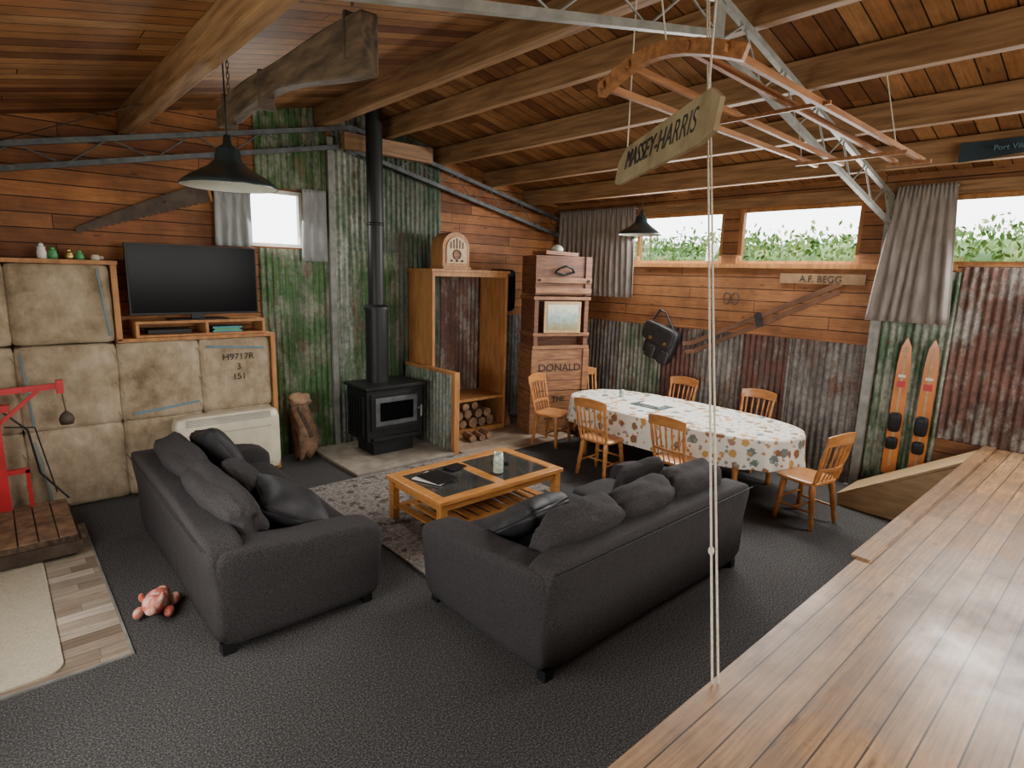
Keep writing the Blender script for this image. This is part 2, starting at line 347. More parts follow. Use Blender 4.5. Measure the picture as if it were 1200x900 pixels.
b.bb(XW,XW+T,6.9,YG,2.57,3.27,'boardW');b.bb(XW,XW+T,3.92,4.13,2.57,3.27,'boardW');b.bb(XW,XW+T,1.75,2.44,2.57,3.27,'boardW');b.bb(XW,XW+T,YF,-0.6,2.57,3.27,'boardW')
b.done()
for i,(a,c) in enumerate(OP):
    b=B('window_%d'%(i+1))
    x0,x1=XW+0.02,XW+0.09
    b.bb(x0,x1,a,c,2.57,2.61,'cab');b.bb(x0,x1,a,c,3.23,3.27,'cab');b.bb(x0,x1,a,a+.05,2.61,3.23,'cab');b.bb(x0,x1,c-.05,c,2.61,3.23,'cab')
    if i==0: b.bb(x0,x1,5.5,5.55,2.61,3.23,'cab')
    b.bb(XW+.05,XW+.055,a+.05,c-.05,2.61,3.23,'glass')
    b.done()
b=B('trim_1');b.bb(XW-.03,XW,1.5,YG,2.52,2.575,'cab');b.done()
b=B('trim_2');b.bb(XW-.06,XW,YF,YG,3.28,3.40,'beam');b.done()
b=B('trim_3');b.bb(XW-.035,XW,2.2,YG,1.665,1.69,'boardW');b.done()
b=B('corrugated_iron_window_side')
w=XW-0.004
segs=[(7.2,5.7,'grey',1.67),(5.75,4.95,'pgrey',1.67),(5.0,4.3,'maroon',1.66),(4.35,3.7,'grey',1.67),(3.75,3.05,'maroon',1.66),(3.1,2.2,'grey',1.67),(2.1,1.45,'mint',2.5),(1.45,0.6,'rust',2.55),(0.62,-0.2,'grey',2.55),(-0.2,-2.9,'rust',2.55)]
for j,(a,c,k,z) in enumerate(segs):
    corr(b,(w-0.004*(j%2),a,0),(0,-1,0),(-1,0,0),a-c,0 if c>.95 else .755,z,k)
b.done()
b=B('wall_post');b.bb(XW-.09,XW-.03,2.11,2.2,0,3.3,'steel');b.bb(XW-.1,XW-.02,2.06,2.25,0,0.01,'steel');b.done()
b=B('gable_post');b.bb(3.31,3.38,YG-.08,YG-.02,0,3.95,'steel');b.done()
b=B('wall_left')
b.bb(XL-.12,XL,YF,YG,-.1,1.0,'boardW');b.bb(XL-.12,XL,YF,YG,2.6,ceil_z(XL)+.02,'boardW')
b.bb(XL-.12,XL,YF,1.6,1.0,2.6,'boardW');b.bb(XL-.12,XL,4.6,YG,1.0,2.6,'boardW');b.done()
b=B('window_4')  # unseen window, added so light can enter from the left
b.bb(XL-.1,XL-.03,1.6,4.6,1.0,1.06,'cab');b.bb(XL-.1,XL-.03,1.6,4.6,2.54,2.6,'cab')
for yy in (1.6,3.07,4.54): b.bb(XL-.1,XL-.03,yy,yy+.06,1.06,2.54,'cab')
b.done()
b=B('wall_stage')
fm2=lambda a,c,t:Vector((a,YF-0.12*t,c))
b.prism([(XL-.1,-.1),(1.6,-.1),(1.6,cz(1.6)),(XL-.1,cz(XL-.1))],fm2,'board')
b.prism([(1.6,3.1),(5.4,3.1),(5.4,cz(5.4)),(3.6,cz(3.6)),(1.6,cz(1.6))],fm2,'board')
b.prism([(5.4,-.1),(XW+.1,-.1),(XW+.1,cz(XW+.1)),(5.4,cz(5.4))],fm2,'board')
b.prism([(1.6,-.1),(5.4,-.1),(5.4,1.9),(1.6,1.9)],fm2,'board');b.done()
b=B('window_5')  # unseen opening behind the camera, added to let sky light in
for xx in (1.6,3.46,5.33): b.bb(xx,xx+.07,YF-.1,YF-.03,1.9,3.1,'cab')
b.bb(1.67,5.33,YF-.1,YF-.03,1.9,1.97,'cab');b.bb(1.67,5.33,YF-.1,YF-.03,3.03,3.1,'cab');b.done()
b=B('window_6')
for a in ((2.36,2.4,2.6,3.26),(2.96,3.0,2.6,3.26),(2.4,2.96,2.6,2.64),(2.4,2.96,3.22,3.26)): b.bb(a[0],a[1],YG+.02,YG+.09,a[2],a[3],'white')
b.bb(2.4,2.96,YG+.05,YG+.055,2.64,3.22,'glass');b.done()
b=B('ceiling')
for x0,x1 in ((XL-.2,3.6),(3.6,XW+.2)):
    vs=[]
    for dz in (0,0.06):
        for x,y in ((x0,YF-.15),(x1,YF-.15),(x1,YG+.15),(x0,YG+.15)): vs.append(Vector((x,y,ceil_z(x)+dz)))
    b.add(vs,[(3,2,1,0),(4,5,6,7),(0,1,5,4),(1,2,6,5),(2,3,7,6),(3,0,4,7)],'ceil')
b.done()
for x in (-0.35,1.2,3.25,4.05,4.95,5.85,6.7):
    b=B('roof_beam');wd=0.12 if x in (1.2,3.25) else 0.09
    b.bb(x-wd/2,x+wd/2,YF,YG,ceil_z(x)-0.235,ceil_z(x)-0.012,'beam');b.done(bevel=0.006)
b=B('ridge_block');b.bb(3.42,4.7,6.93,7.03,3.80,3.99,'beamX');b.done(bevel=0.005)
def zu(x): return ceil_z(x)-0.27
def truss(y,k,nm,cs=.042):
    b=B(nm);d=0.26
    for x0,x1 in ((XL+.02,3.6),(3.6,XW-.1)):
        dd=d-.05 if x0<3 else d
        b.beam((x0,y,zu(x0)),(x1,y,zu(x1)),cs,cs,k);b.beam((x0,y,zu(x0)-dd),(x1,y,zu(x1)-dd),cs,cs,k)
        n=12;L=x1-x0
        for i in range(n):
            xa=x0+L*i/n;xb=x0+L*(i+1)/n
            if i%2==0: b.cyl((xa,y,zu(xa)-dd),(xb,y,zu(xb)),.008,.008,k,6)
            else: b.cyl((xa,y,zu(xa)),(xb,y,zu(xb)-dd),.008,.008,k,6)
    b.bb(3.54,3.66,y-.008,y+.008,zu(3.6)-.32,zu(3.6)+.03,k)
    b.done()
truss(7.08,'steel1','roof_truss',.05);truss(2.15,'steel','roof_truss');truss(-2.7,'steel','roof_truss')
b=B('ground_outside');b.bb(-30,40,-30,40,-.4,-.15,'grass');b.done()
b=B('hedge')
b.soft((10.7,3.5,1.3),(1.8,16,3.3),'leaf',n=5,seg=14,nz=0.12)
vs=[];fs=[]
for i in range(15000):
    y=random.uniform(-4,11.3);x=random.uniform(9.5,11.2)
    top=3.09+0.18*noise.noise(Vector((y*1.3,x,0)))+0.16*noise.noise(Vector((y*4,x*2,3)))
    z=top-abs(random.gauss(0,0.45))+ (0.16 if random.random()<.09 else 0)
    c=Vector((x,y,z));s=random.uniform(.03,.075)
    e=Euler((random.uniform(0,6),random.uniform(0,6),random.uniform(0,6))).to_matrix()
    k=len(vs);vs+=[c+e@Vector(p) for p in ((-s,0,0),(0,-s*.45,0),(s,0,0),(0,s*.45,0))];fs.append((k,k+1,k+2,k+3))
b.add(vs,fs,'leaf');b.done()

# ---------------------------------------------------------------- floor coverings
b=B('vinyl_floor_patch');b.bb(XL,0.44,3.9,6.3,0,0.008,'vinyl');b.bb(0.44,0.455,3.9,6.3,0,0.012,'steel');b.bb(XL,.455,3.885,3.9,0,.012,'steel');b.done()
b=B('floor_mat')
pts=[]
for cx,cy,a0 in ((0.02,4.04,-90),(0.02,5.9,0),(-0.66,5.9,90),(-.66,4.04,180)):
    for j in range(6):
        t=radians(a0+j*18);pts.append((cx+.1*cos(t),cy+.1*sin(t)))
b.prism(pts,lambda a,c,t:Vector((a,c,0.009+.014*t)),'mat');b.done()
b=B('area_rug');b.bb(2.35,4.5,3.5,5.88,0.001,0.02,'rug');b.done(bevel=.005)
b=B('hearth_slab');b.bb(2.98,4.36,5.92,7.2,0,0.035,'stone');b.done(bevel=.006)
b=B('tiled_floor_patch');b.bb(4.5,6.35,5.6,7.2,0,0.012,'tile');b.done()

# ---------------------------------------------------------------- curtains
def curtain(nm,t0,t1,b0,b1,n,k='curt',wl=0.1,amp=0.022,sd=0):
    b=B(nm);t0,t1,b0,b1,n=map(Vector,(t0,t1,b0,b1,n));L=(t1-t0).length;m=int(L/wl*12);rows=16;vs=[];fs=[]
    for i in range(m+1):
        f=i/m;wv=2.2*noise.noise(Vector((f*6*L,sd,0)))
        for j in range(rows+1):
            g=j/rows
            p=t0.lerp(t1,f).lerp(b0.lerp(b1,f),g)
            ph=2*pi*L*f/wl+wv*min(1,g*2)+0.7*sin(3*g+f*9)
            a=amp*(0.6+0.8*g)*(sin(ph)*.8+.35*noise.noise(Vector((f*L*14,g*2,sd))))
            if g<.08: a=amp*.45*sin(4*pi*L*f/wl)
            vs.append(p+n*(a+amp*1.4))
            if i and j:
                q=i*(rows+1)+j;r=q-(rows+1);fs.append((r-1,q-1,q,r))
    b.add(vs,fs,k,True)
    b.cyl(t0+n*amp-(t1-t0)*.03+Vector((0,0,-.03)),t1+n*amp+(t1-t0)*.03+Vector((0,0,-.03)),.01,.01,'steel',8)
    o=b.done();s=o.modifiers.new('s','SOLIDIFY');s.thickness=.004
x=XW-.1
curtain('curtain',(x,7.05,3.4),(x,5.5,3.4),(x,7.05,2.05),(x,5.45,2.05),(-1,0,0),sd=1)
curtain('curtain',(x,2.1,3.38),(x,1.58,3.38),(x-.02,2.24,1.96),(x-.02,1.47,1.96),(-1,0,0),wl=.075,sd=2)
y=YG-.06
curtain('curtain',(1.98,y,3.2),(2.36,y,3.2),(1.96,y,2.58),(2.36,y,2.58),(0,-1,0),'curt2',amp=.016,sd=3)
curtain('curtain',(2.97,y,3.3),(3.27,y,3.3),(2.94,y,2.44),(3.28,y,2.44),(0,-1,0),'curt2',amp=.016,sd=4)

# ---------------------------------------------------------------- bale wall and shelving
par=bpy.data.objects.new('wool_bale_wall',None);bpy.context.collection.objects.link(par)
def bale(x0,x1,z0,z1,i):
    b=B('bale_%d'%i);b.soft(((x0+x1)/2,7.02,(z0+z1)/2),(x1-x0+.010,.44,z1-z0+.010),'bale',n=20,seg=20,nz=.016,sd=i*3.1)
    return b.done(parent=par)
i=0
for x0,x1 in ((-.62,.13),(.13,.9),(.9,1.64),(1.64,2.37)):
    for z0,z1 in ((.01,.79),(.79,1.58)): i+=1;bale(x0,x1,z0,z1,i)
for x0,x1 in ((-.62,.13),(.13,.9)): i+=1;bale(x0,x1,1.6,2.33,i)
b=B('shelf_frame')
b.bb(-.65,.97,6.78,7.24,2.335,2.375,'cab');b.bb(.91,.96,6.78,7.24,1.6,2.335,'cab');b.bb(.91,2.43,6.78,7.24,1.585,1.62,'cab');b.bb(2.38,2.43,6.78,7.24,0,1.585,'cab')
b.done(parent=par,bevel=.003)
b=B('stripes')
for p,q in (((.8,6.785,2.3),(.86,6.785,1.66)),((.17,6.785,1.52),(.21,6.785,.85)),((1.0,6.785,.86),(1.6,6.785,.92)),((.2,6.785,.7),(.28,6.785,.06)),((1.7,6.785,1.5),(2.3,6.785,1.46))): b.beam(p,q,.012,.02,'blueink')
for xx in (.13,.9,1.64):
    for zz in (1.5,1.2,.9,.6,.3):
        b.cyl((xx-.03,6.80,zz),(xx+.03,6.80,zz-.13),.004,.004,'stain',6)
b.done(parent=par)
for k_,(s,z) in enumerate((('H9717R',1.37),('3',1.26),('151',1.15))): text('stencil_%d'%k_,s,.10,(2.02,6.785,z),(1,0,0),(0,-1,0),'ink',par)
b=B('tv_stand')
b.bb(1.08,2.34,6.82,7.18,1.62,1.645,'cab');b.bb(1.08,2.34,6.82,7.18,1.755,1.785,'cab')
for xx in (1.08,1.72,2.31): b.bb(xx,xx+.03,6.82,7.18,1.645,1.755,'cab')
b.done(bevel=.003)
b=B('media_player');b.bb(1.2,1.6,6.9,7.1,1.646,1.69,'plastic');b.done(bevel=.004)
b=B('disc_cases');b.bb(1.8,2.1,6.86,7.05,1.646,1.665,'teal');b.bb(1.82,2.08,6.87,7.05,1.665,1.685,'green');b.bb(1.8,2.1,6.86,7.05,1.685,1.705,'teal');b.done()
b=B('television')
b.bb(1.06,2.31,6.93,6.99,1.84,2.56,'plastic');b.bb(1.075,2.295,6.925,6.93,1.86,2.545,'blackgl');b.bb(1.62,1.75,6.94,6.98,1.79,1.86,'plastic');b.bb(1.4,1.97,6.85,7.08,1.786,1.797,'plastic');b.done(bevel=.004)
for j,(xx,kk,h) in enumerate(((.05,'cream',.07),(.42,'white',.11),(.5,'green',.08),(.62,'brass',.07),(.7,'green',.06),(.82,'cream',.05))):
    b=B('shelf_ornament')
    b.lathe([(0,0),(.03,0),(.038,.01),(.04,h*.5),(.03,h*.8),(.033,h),(.028,h),(.025,h*.85),(0,h*.5)],(xx,6.95,2.375),kk,14)
    if j in (0,5): b.tube([(xx+.038,6.95,2.375+h*.75),(xx+.065,6.95,2.375+h*.6),(xx+.06,6.95,2.375+h*.35),(xx+.038,6.95,2.375+h*.3)],.006,kk)
    else: b.soft((xx,6.95,2.375+h+.012),(.04,.04,.04),kk,n=2.2,seg=4)
    b.done()
b=B('floor_console_heater')
b.soft((1.83,6.66,.44),(1.06,.22,.70),'cream',n=14,seg=10);b.bb(1.36,2.3,6.70,6.76,.0,.12,'cream')
for k_ in range(5): b.bb(1.4,2.26,6.545,6.555,.70+k_*.016,.706+k_*.016,'steel')
b.bb(1.4,2.26,6.545,6.553,.60,.605,'steel');b.bb(1.4,2.26,6.545,6.553,.17,.175,'steel');b.done()
b=B('carved_stump')
def tw(q,p): 
    t=(q.z+.4)/.8;return (q.x*(1-.35*t)+.05*sin(t*5),q.y*(1-.3*t),q.z)
b.soft((2.78,6.95,.39),(.3,.26,.78),'log',n=4,seg=14,fn=tw,nz=.35,sd=4)
b.soft((2.74,6.93,.77),(.24,.18,.16),'log',n=3,seg=6,nz=.3,sd=9);b.cyl((2.84,6.85,.3),(2.68,6.82,.7),.03,.02,'old',8);b.done()
b=B('platform_scale')
b.bb(-.28,.38,5.55,6.5,.05,.15,'blade');b.bb(-.26,.36,5.57,6.48,.15,.20,'old')
for k_ in range(5): b.bb(-.26+k_*.125,-.145+k_*.125,5.56,6.49,.2,.212,'log')
for xx in (-.2,.3):
    for yy in (5.65,6.4): b.cyl((xx-.03,yy,.058),(xx+.03,yy,.058),.05,.05,'black',14)
b.bb(-.1,-.02,6.42,6.5,.15,1.27,'red');b.bb(.1,.13,6.44,6.48,.2,.55,'red');b.bb(-.1,.13,6.44,6.48,.52,.56,'red')
b.bb(-.12,.05,6.42,6.5,1.08,1.14,'red');b.beam((-.3,6.46,1.24),(.43,6.46,1.27),.035,.05,'red');b.bb(.38,.43,6.43,6.49,1.2,1.32,'red')
b.beam((-.06,6.46,.95),(.25,6.46,1.24),.02,.03,'red')
b.tube([(0.0,6.46,1.08),(.15,6.46,.9),(.2,6.46,.5),(.38,6.46,.22)],.009,'black')
b.tube([(.0,6.44,.95),(.2,6.44,.92),(.3,6.44,.3)],.006,'black')
b.cyl((.41,6.46,1.25),(.43,6.46,1.03),.006,.006,'blade',6)
b.lathe([(0,-.09),(.05,-.085),(.06,-.04),(.045,0),(.015,.03),(0,.04)],(.43,6.46,1.0),'blade',16);b.done()
b=B('plush_pig')
P=[((0,0,.085),(.2,.16,.16)),((.12,.02,.13),(.13,.13,.12)),((.19,.03,.12),(.05,.07,.06)),((.11,.08,.18),(.05,.03,.06)),((.11,-.05,.18),(.05,.03,.06)),((-.09,.08,.045),(.12,.07,.08)),((-.09,-.08,.045),(.12,.07,.08)),((.08,.10,.05),(.1,.06,.07)),((.08,-.09,.05),(.1,.06,.07)),((-.1,0,.09),(.09,.09,.1))]
for c,d in P: b.soft(c,d,'pink',n=2,seg=6)
o=b.done(loc=(.66,4.30,0),rz=-2.1)
r=o.modifiers.new('r','REMESH');r.mode='VOXEL';r.voxel_size=.007;r.use_smooth_shade=True
s=o.modifiers.new('s','SMOOTH');s.iterations=2

# ---------------------------------------------------------------- stove
b=B('wood_stove')
sx,sy=3.76,6.64
b.box((sx,sy,.135),(.58,.42,.19),'black');b.bb(sx-.33,sx+.33,sy-.24,sy+.24,.2,.235,'black')
b.bb(sx-.40,sx+.40,sy-.26,sy+.27,.235,.88,'black')
b.bb(sx-.43,sx+.43,sy-.30,sy+.30,.90,.935,'black');b.bb(sx-.38,sx+.38,sy-.25,sy+.26,.88,.90,'black')
b.bb(sx-.35,sx+.35,sy-.285,sy-.26,.38,.84,'black')
b.bb(sx-.30,sx+.30,sy-.30,sy-.285,.43,.79,'steel1')
b.bb(sx-.24,sx+.24,sy-.306,sy-.3,.49,.73,'blackgl')
b.bb(sx-.35,sx+.35,sy-.33,sy-.26,.25,.285,'black')
b.cyl((sx+.33,sy-.28,.6),(sx+.33,sy-.36,.6),.012,.012,'steel',8);b.cyl((sx+.33,sy-.35,.65),(sx+.33,sy-.35,.5),.012,.012,'steel',8)
for k_ in range(6): b.bb(sx-.432,sx-.40,sy-.2+k_*.07,sy-.17+k_*.07,.3,.8,'black')
fx=sx-.05
b.cyl((fx,sy+.1,.93),(fx,sy+.1,1.9),.145,.145,'black',24);b.lathe([(.16,0),(.16,.04),(.105,.07)],(fx,sy+.1,1.86),'black',24)
b.cyl((fx,sy+.1,1.9),(fx,sy+.1,ceil_z(3.71)),.10,.10,'black',24)
b.lathe([(.102,0),(.11,.01),(.11,.03),(.102,.04)],(fx,sy+.1,2.9),'black',24)
b.done(bevel=.006)
b=B('hearth_screen')
corr(b,(4.40,7.15,.05),(0,-1,0),(-1,0,0),1.14,.02,1.05,'pgrey')
b.bb(4.405,4.43,6.0,7.15,.02,1.05,'cab');b.bb(4.37,4.45,5.94,6.01,0,1.09,'cab');b.bb(4.37,4.45,6.01,7.15,1.05,1.09,'cab');b.done()
b=B('open_shelf_cabinet')
x0,x1,y0,y1,zt=4.47,5.82,6.6,7.2,2.40
b.bb(x0,x0+.045,y0,y1,0.012,zt-.04,'cab');b.bb(x1-.045,x1,y0,y1,0.012,zt-.04,'cab');b.bb(x0-.02,x1+.02,y0-.02,y1,zt-.04,zt,'cab')
b.bb(x0+.045,x1-.045,y0,y0+.03,zt-.10,zt-.04,'cab')
b.bb(x0+.045,x1-.045,y0,y1,.50,.54,'cab');b.bb(x0+.045,x1-.045,y0,y1,.012,.08,'cab')
b.done(bevel=.003)
b=B('firewood_stack')
for j,(xx,zz,r) in enumerate(((4.74,.155,.07),(4.9,.16,.075),(5.06,.15,.065),(5.22,.165,.08),(5.4,.155,.07),(5.57,.16,.075),(4.82,.285,.065),(4.98,.29,.07),(5.15,.295,.07),(5.32,.3,.068),(5.5,.29,.07),(4.9,.4,.06),(5.08,.415,.06),(5.26,.42,.06))):
    b.cyl((xx,6.62+.02*(j%3),zz),(xx,7.1,zz),r,r*.95,'log',7,smooth=False)
b.done()
b=B('split_logs')
for xx,yy,zz,rr in ((4.9,6.36,.065,.055),(5.05,6.34,.062,.05),(5.2,6.36,.065,.055)): b.cyl((xx,yy-.15,zz),(xx+.05,yy+.1,zz),rr,rr,'log',6,smooth=False)
b.done()
b=B('cathedral_radio')
def arch(w,h,n=12):
    pts=[(-w/2,0),(w/2,0)];
    for j in range(n+1):
        t=pi*j/n;pts.append((w/2*cos(t),h-w/2*.9+w/2*.9*sin(t)))
    return pts
RX=4.92
b.prism(arch(.46,.47),lambda a,c,t:Vector((RX+a,6.68+.28*t,2.435+c)),'cab')
b.prism(arch(.34,.36),lambda a,c,t:Vector((RX+a,6.665+.02*t,2.48+c)),'pale')
b.bb(RX-.24,RX+.24,6.65,6.98,2.40,2.435,'cab')
b.lathe([(0,0),(.055,0),(.06,-.01),(.07,-.01),(.07,.01)],(RX,6.66,2.60),'crate',16,ax=(0,1,0))
for dx in (-.1,-.05,0,.05,.1): b.bb(RX+dx-.008,RX+dx+.008,6.655,6.668,2.68,2.82-abs(dx)*.5,'crate')
for dx in (-.09,.09,0): b.cyl((RX+dx,6.665,2.515),(RX+dx,6.64,2.515),.015,.012,'black',10)
b.done(bevel=.004)

# ---------------------------------------------------------------- crate stack
par=bpy.data.objects.new('stacked_crates',None);bpy.context.collection.objects.link(par);par.location=(6.36,6.14,0);par.rotation_euler=(0,0,radians(-20));par.scale=(1.1,1,1.055)
b=B('crates')
W,D=.84,.5
def crate(z0,z1,k,battens=True,w=W):
    b.bb(-w/2,w/2,-D/2,D/2,z0+.005,z1-.005,k)
    n=4
    for j in range(1,n):
        z=z0+(z1-z0)*j/n;b.bb(-w/2-.002,w/2+.002,-D/2-.002,D/2+.002,z-.003,z+.003,'ink')
    if battens:
        b.bb(-w/2-.01,-w/2+.08,-D/2-.025,-D/2,z0+.005,z1-.005,k);b.bb(w/2-.08,w/2+.01,-D/2-.025,-D/2,z0+.005,z1-.005,k)
crate(.008,.62,'crate2');crate(.62,1.22,'crate2')
b.bb(-.36,.36,-.05,D/2,1.22,1.95,'crate')
b.bb(-.40,-.34,-D/2,D/2,1.22,1.95,'crate');b.bb(.34,.40,-D/2,D/2,1.22,1.95,'crate')
for z in (1.22,1.40,1.90): b.bb(-.42,.42,-D/2-.02,D/2,z,z+.045,'crate2')
crate(1.96,2.5,'crate',w=.8);b.bb(-.41,.41,-D/2-.04,-D/2,2.13,2.2,'crate2');b.bb(-.41,.41,-D/2-.04,-D/2,1.99,2.06,'crate2')
for s_ in (-.36,.36): b.cyl((s_,-D/2-.04,2.165),(s_,-D/2-.055,2.165),.02,.02,'black',10)
b.box((-.02,0,2.53),(.5,.4,.05),'crate2',rot=(0,.03,.1))
b.tube([(-.14,-D/2-.04,2.28),(-.09,-D/2-.08,2.33),(.0,-D/2-.09,2.36),(.09,-D/2-.08,2.33),(.14,-D/2-.04,2.28)],.014,'black')
b.tube([(-.14,-.28,2.28),(.0,-.28,2.24),(.14,-.28,2.28)],.016,'black')
b.done(parent=par,bevel=.003)
b=B('framed_landscape_picture')
b.bb(-.27,.27,-D/2-.035,-D/2-.012,1.45,1.88,'pale');b.bb(-.225,.225,-D/2-.04,-D/2-.035,1.495,1.835,'pic')
o=b.done(parent=par)
for s,sz,z in (('DONALD',.15,.95),('THE',.11,.50),('SAN',.22,.27)): text('stencil',s,sz,(0,-D/2-.004,z),(1,0,0),(0,-1,0),'ink',par,.002)
b=B('crate_ornament');b.lathe([(0,0),(.08,0),(.1,.03),(.07,.08),(.02,.1),(0,.1)],(6.34,6.12,2.70),'jar',16);b.done()
b=B('wall_speaker');b.soft((6.12,7.09,2.1),(.40,.26,.66),'plastic',n=8,seg=8);b.done()
b=B('leaning_boards');b.beam((5.9,6.62,.03),(6.0,7.13,1.1),.1,.03,'crate2');b.done()

# ---------------------------------------------------------------- sofas
def sofa(nm,W,D,nb,pill,loc,rz,seed):
    random.seed(seed)
    par=bpy.data.objects.new(nm,None);bpy.context.collection.objects.link(par);par.location=loc;par.rotation_euler=(0,0,rz)
    b=B('frame')
    b.soft((0,.02,.22),(W-.2,D-.10,.33),'fab',n=12,seg=8)
    def bk(q,p): return (q.x,q.y-.045*max(0,p.z)+.015*(1-p.x**2),q.z+.015*(1-p.x*p.x)*max(0,p.z))
    b.soft((0,-D/2+.14,.41),(W-.02,.24,.70),'fab',n=11,seg=16,fn=bk)
    for s_ in (-1,1):
        def ar(q,p,s_=s_):
            t=max(0,(p.z+1)/2);f=max(0,p.y)
            return (q.x+s_*.035*t*t*(1 if p.x*s_>0 else .2),q.y+.02*t*f,q.z-(.05*f**2)*t+ .06*t*max(0,-p.y))
        b.soft((s_*(W/2-.13),.015,.355),(.24,D-.03,.60),'fab',n=9,seg=16,fn=ar)
    # piping seams on the outer arm and back
    b.tube([(-W/2+.05,-D/2-.025,.72),(W/2-.05,-D/2-.025,.72)],.004,'fab2',6)
    for s_ in (-1,1):
        for t_ in (-1,1): b.box((s_*(W/2-.09),t_*(D/2-.09),.035),(.07,.07,.07),'black')
    b.done(parent=par)
    iw=W-.50
    b=B('seat_cushions')
    for j in range(nb):
        x=-iw/2+iw*(j+.5)/nb;b.soft((x,.12,.43),(iw/nb-.004,D-.30,.18),'fab',n=7,seg=12,nz=.03,sd=j)
    b.done(parent=par)
    b=B('back_cushions')
    for j in range(nb):
        x=-iw/2+iw*(j+.5)/nb
        b.soft((x,-D/2+.29,.73),(iw/nb+.04,.27,.40),'fab',n=4.2,seg=16,rot=(radians(24),radians(random.uniform(-3,3)),radians(random.uniform(-3,3))),nz=.11,sd=j*5+W)
    b.done(parent=par)
    for j,(px,py,pz,rx,ry,rzz,sz) in enumerate(pill):
        b=B('throw_pillow_%d'%j)
        def pw(q,p): 
            e=((1-min(1,abs(p.x))**3)*(1-min(1,abs(p.z))**3))**.5
            return (q.x*(1-.08*(1-abs(p.z))),q.y*(.18+.95*e),q.z*(1-.08*(1-abs(p.x))))
        b.soft((0,0,0),(sz,.2,sz*.9),'fab2' if j%2==0 else 'fab',n=9,seg=18,fn=pw,nz=.04,sd=j)
        b.done(loc=(px,py,pz),parent=par,rot=(rx,ry,rzz))
sofa('sofa',2.36,1.28,3,[(-.66,.08,.69,radians(55),.08,.25,.52),(.52,.02,.72,radians(35),-.25,-.3,.42)],(3.33,2.67,0),0,3)
sofa('sofa',2.44,1.12,2,[(.66,.14,.67,radians(60),.08,-.2,.58),(.26,-.02,.73,radians(38),.35,.2,.42),(-.62,.0,.78,radians(30),-.25,.1,.50)],(1.36,4.68,0),-pi/2,5)

# ---------------------------------------------------------------- coffee table
b=B('coffee_table')
x0,x1,y0,y1,H=2.66,4.16,3.80,4.70,.45
for xa in (x0+.02,x1-.09):
    for ya in (y0+.02,y1-.09): b.bb(xa,xa+.07,ya,ya+.07,.02,H-.04,'honey2')
b.bb(x0,x1,y0,y0+.1,H-.04,H,'honey2');b.bb(x0,x1,y1-.1,y1,H-.04,H,'honey2');b.bb(x0,x0+.1,y0+.1,y1-.1,H-.04,H,'honey2');b.bb(x1-.1,x1,y0+.1,y1-.1,H-.04,H,'honey2')
b.bb((x0+x1)/2-.05,(x0+x1)/2+.05,y0+.1,y1-.1,H-.038,H-.001,'honey2')
b.bb(x0+.1,(x0+x1)/2-.05,y0+.1,y1-.1,H-.018,H-.008,'glassdk');b.bb((x0+x1)/2+.05,x1-.1,y0+.1,y1-.1,H-.018,H-.008,'glassdk')
for ya in (y0+.04,y1-.06): b.bb(x0+.09,x1-.09,ya,ya+.02,H-.11,H-.04,'honey2')
for xa in (x0+.04,x1-.06): b.bb(xa,xa+.02,y0+.09,y1-.09,H-.11,H-.04,'honey2')
b.bb(x0+.03,x1-.03,y0+.06,y0+.13,.13,.16,'honey2');b.bb(x0+.03,x1-.03,y1-.13,y1-.06,.13,.16,'honey2')
for k_ in range(11): b.bb(x0+.06+k_*.125,x0+.14+k_*.125,y0+.1,y1-.1,.135,.155,'honey2')
b.done(bevel=.005)
b=B('magazines');b.box((2.95,4.33,.455),(.24,.32,.01),'paper',rot=(0,0,.35));b.box((2.98,4.31,.466),(.24,.32,.012),'plastic',rot=(0,0,.1));b.done()
b=B('notebook');b.box((3.3,4.47,.456),(.2,.14,.012),'plastic',rot=(0,0,.2));b.done()
b=B('candle_jar');b.lathe([(0,0),(.045,0),(.05,.01),(.05,.15),(.045,.16),(.045,.2),(.04,.2),(.038,.16),(0,.15)],(3.55,4.10,.45),'jar',20);b.done()
b=B('remote_control');b.box((3.75,4.3,.452),(.05,.17,.018),'plastic',rot=(0,0,.7));b.done()

# ---------------------------------------------------------------- dining table
b=B('dining_table')
cx,cy,A,Bq,H=6.2,3.86,.68,1.50,.76
n=96
def sup(t,a,c,e=.75): return (cx+a*copysign(abs(cos(t))**e,cos(t)),cy+c*copysign(abs(sin(t))**e,sin(t)))
vs=[];fs=[]
prof=[(0,H,0),(.5,H,0),(.97,H,0),(1.0,H-.006,0),(1.010,H-.03,.2),(1.015,H-.16,.6),(1.03,H-.34,1)]
for f,z,wv in prof:
    for i in range(n):
        t=2*pi*i/n;wob=1+wv*.026*sin(t*17+sin(t*3)*2)
        x,y=sup(t,A*f*wob,Bq*f*(1+(wob-1)*.5));dz=wv*.03*sin(t*4+1) 
        vs.append(Vector((x,y,z-dz*.6)))
for r in range(len(prof)-1):
    for i in range(n):
        j=(i+1)%n;fs.append((r*n+i,r*n+j,(r+1)*n+j,(r+1)*n+i))
b.add(vs,fs,'cloth',True)
vs=[Vector((*sup(2*pi*i/n,A*.98,Bq*.98),z)) for z in (H-.035,H-.008) for i in range(n)]
b.add(vs,[tuple(range(n)),tuple(range(n,2*n))]+[(i,(i+1)%n,n+(i+1)%n,n+i) for i in range(n)],'honey')
for s_ in (-1,1):
    for t_ in (-1,1):
        b.lathe([(0,0),(.025,0),(.03,.05),(.025,.12),(.04,.2),(.03,.3),(.045,.45),(.03,.52),(.045,.56),(.045,.73)],(cx+s_*.42,cy+t_*1.05,0),'honey',16)
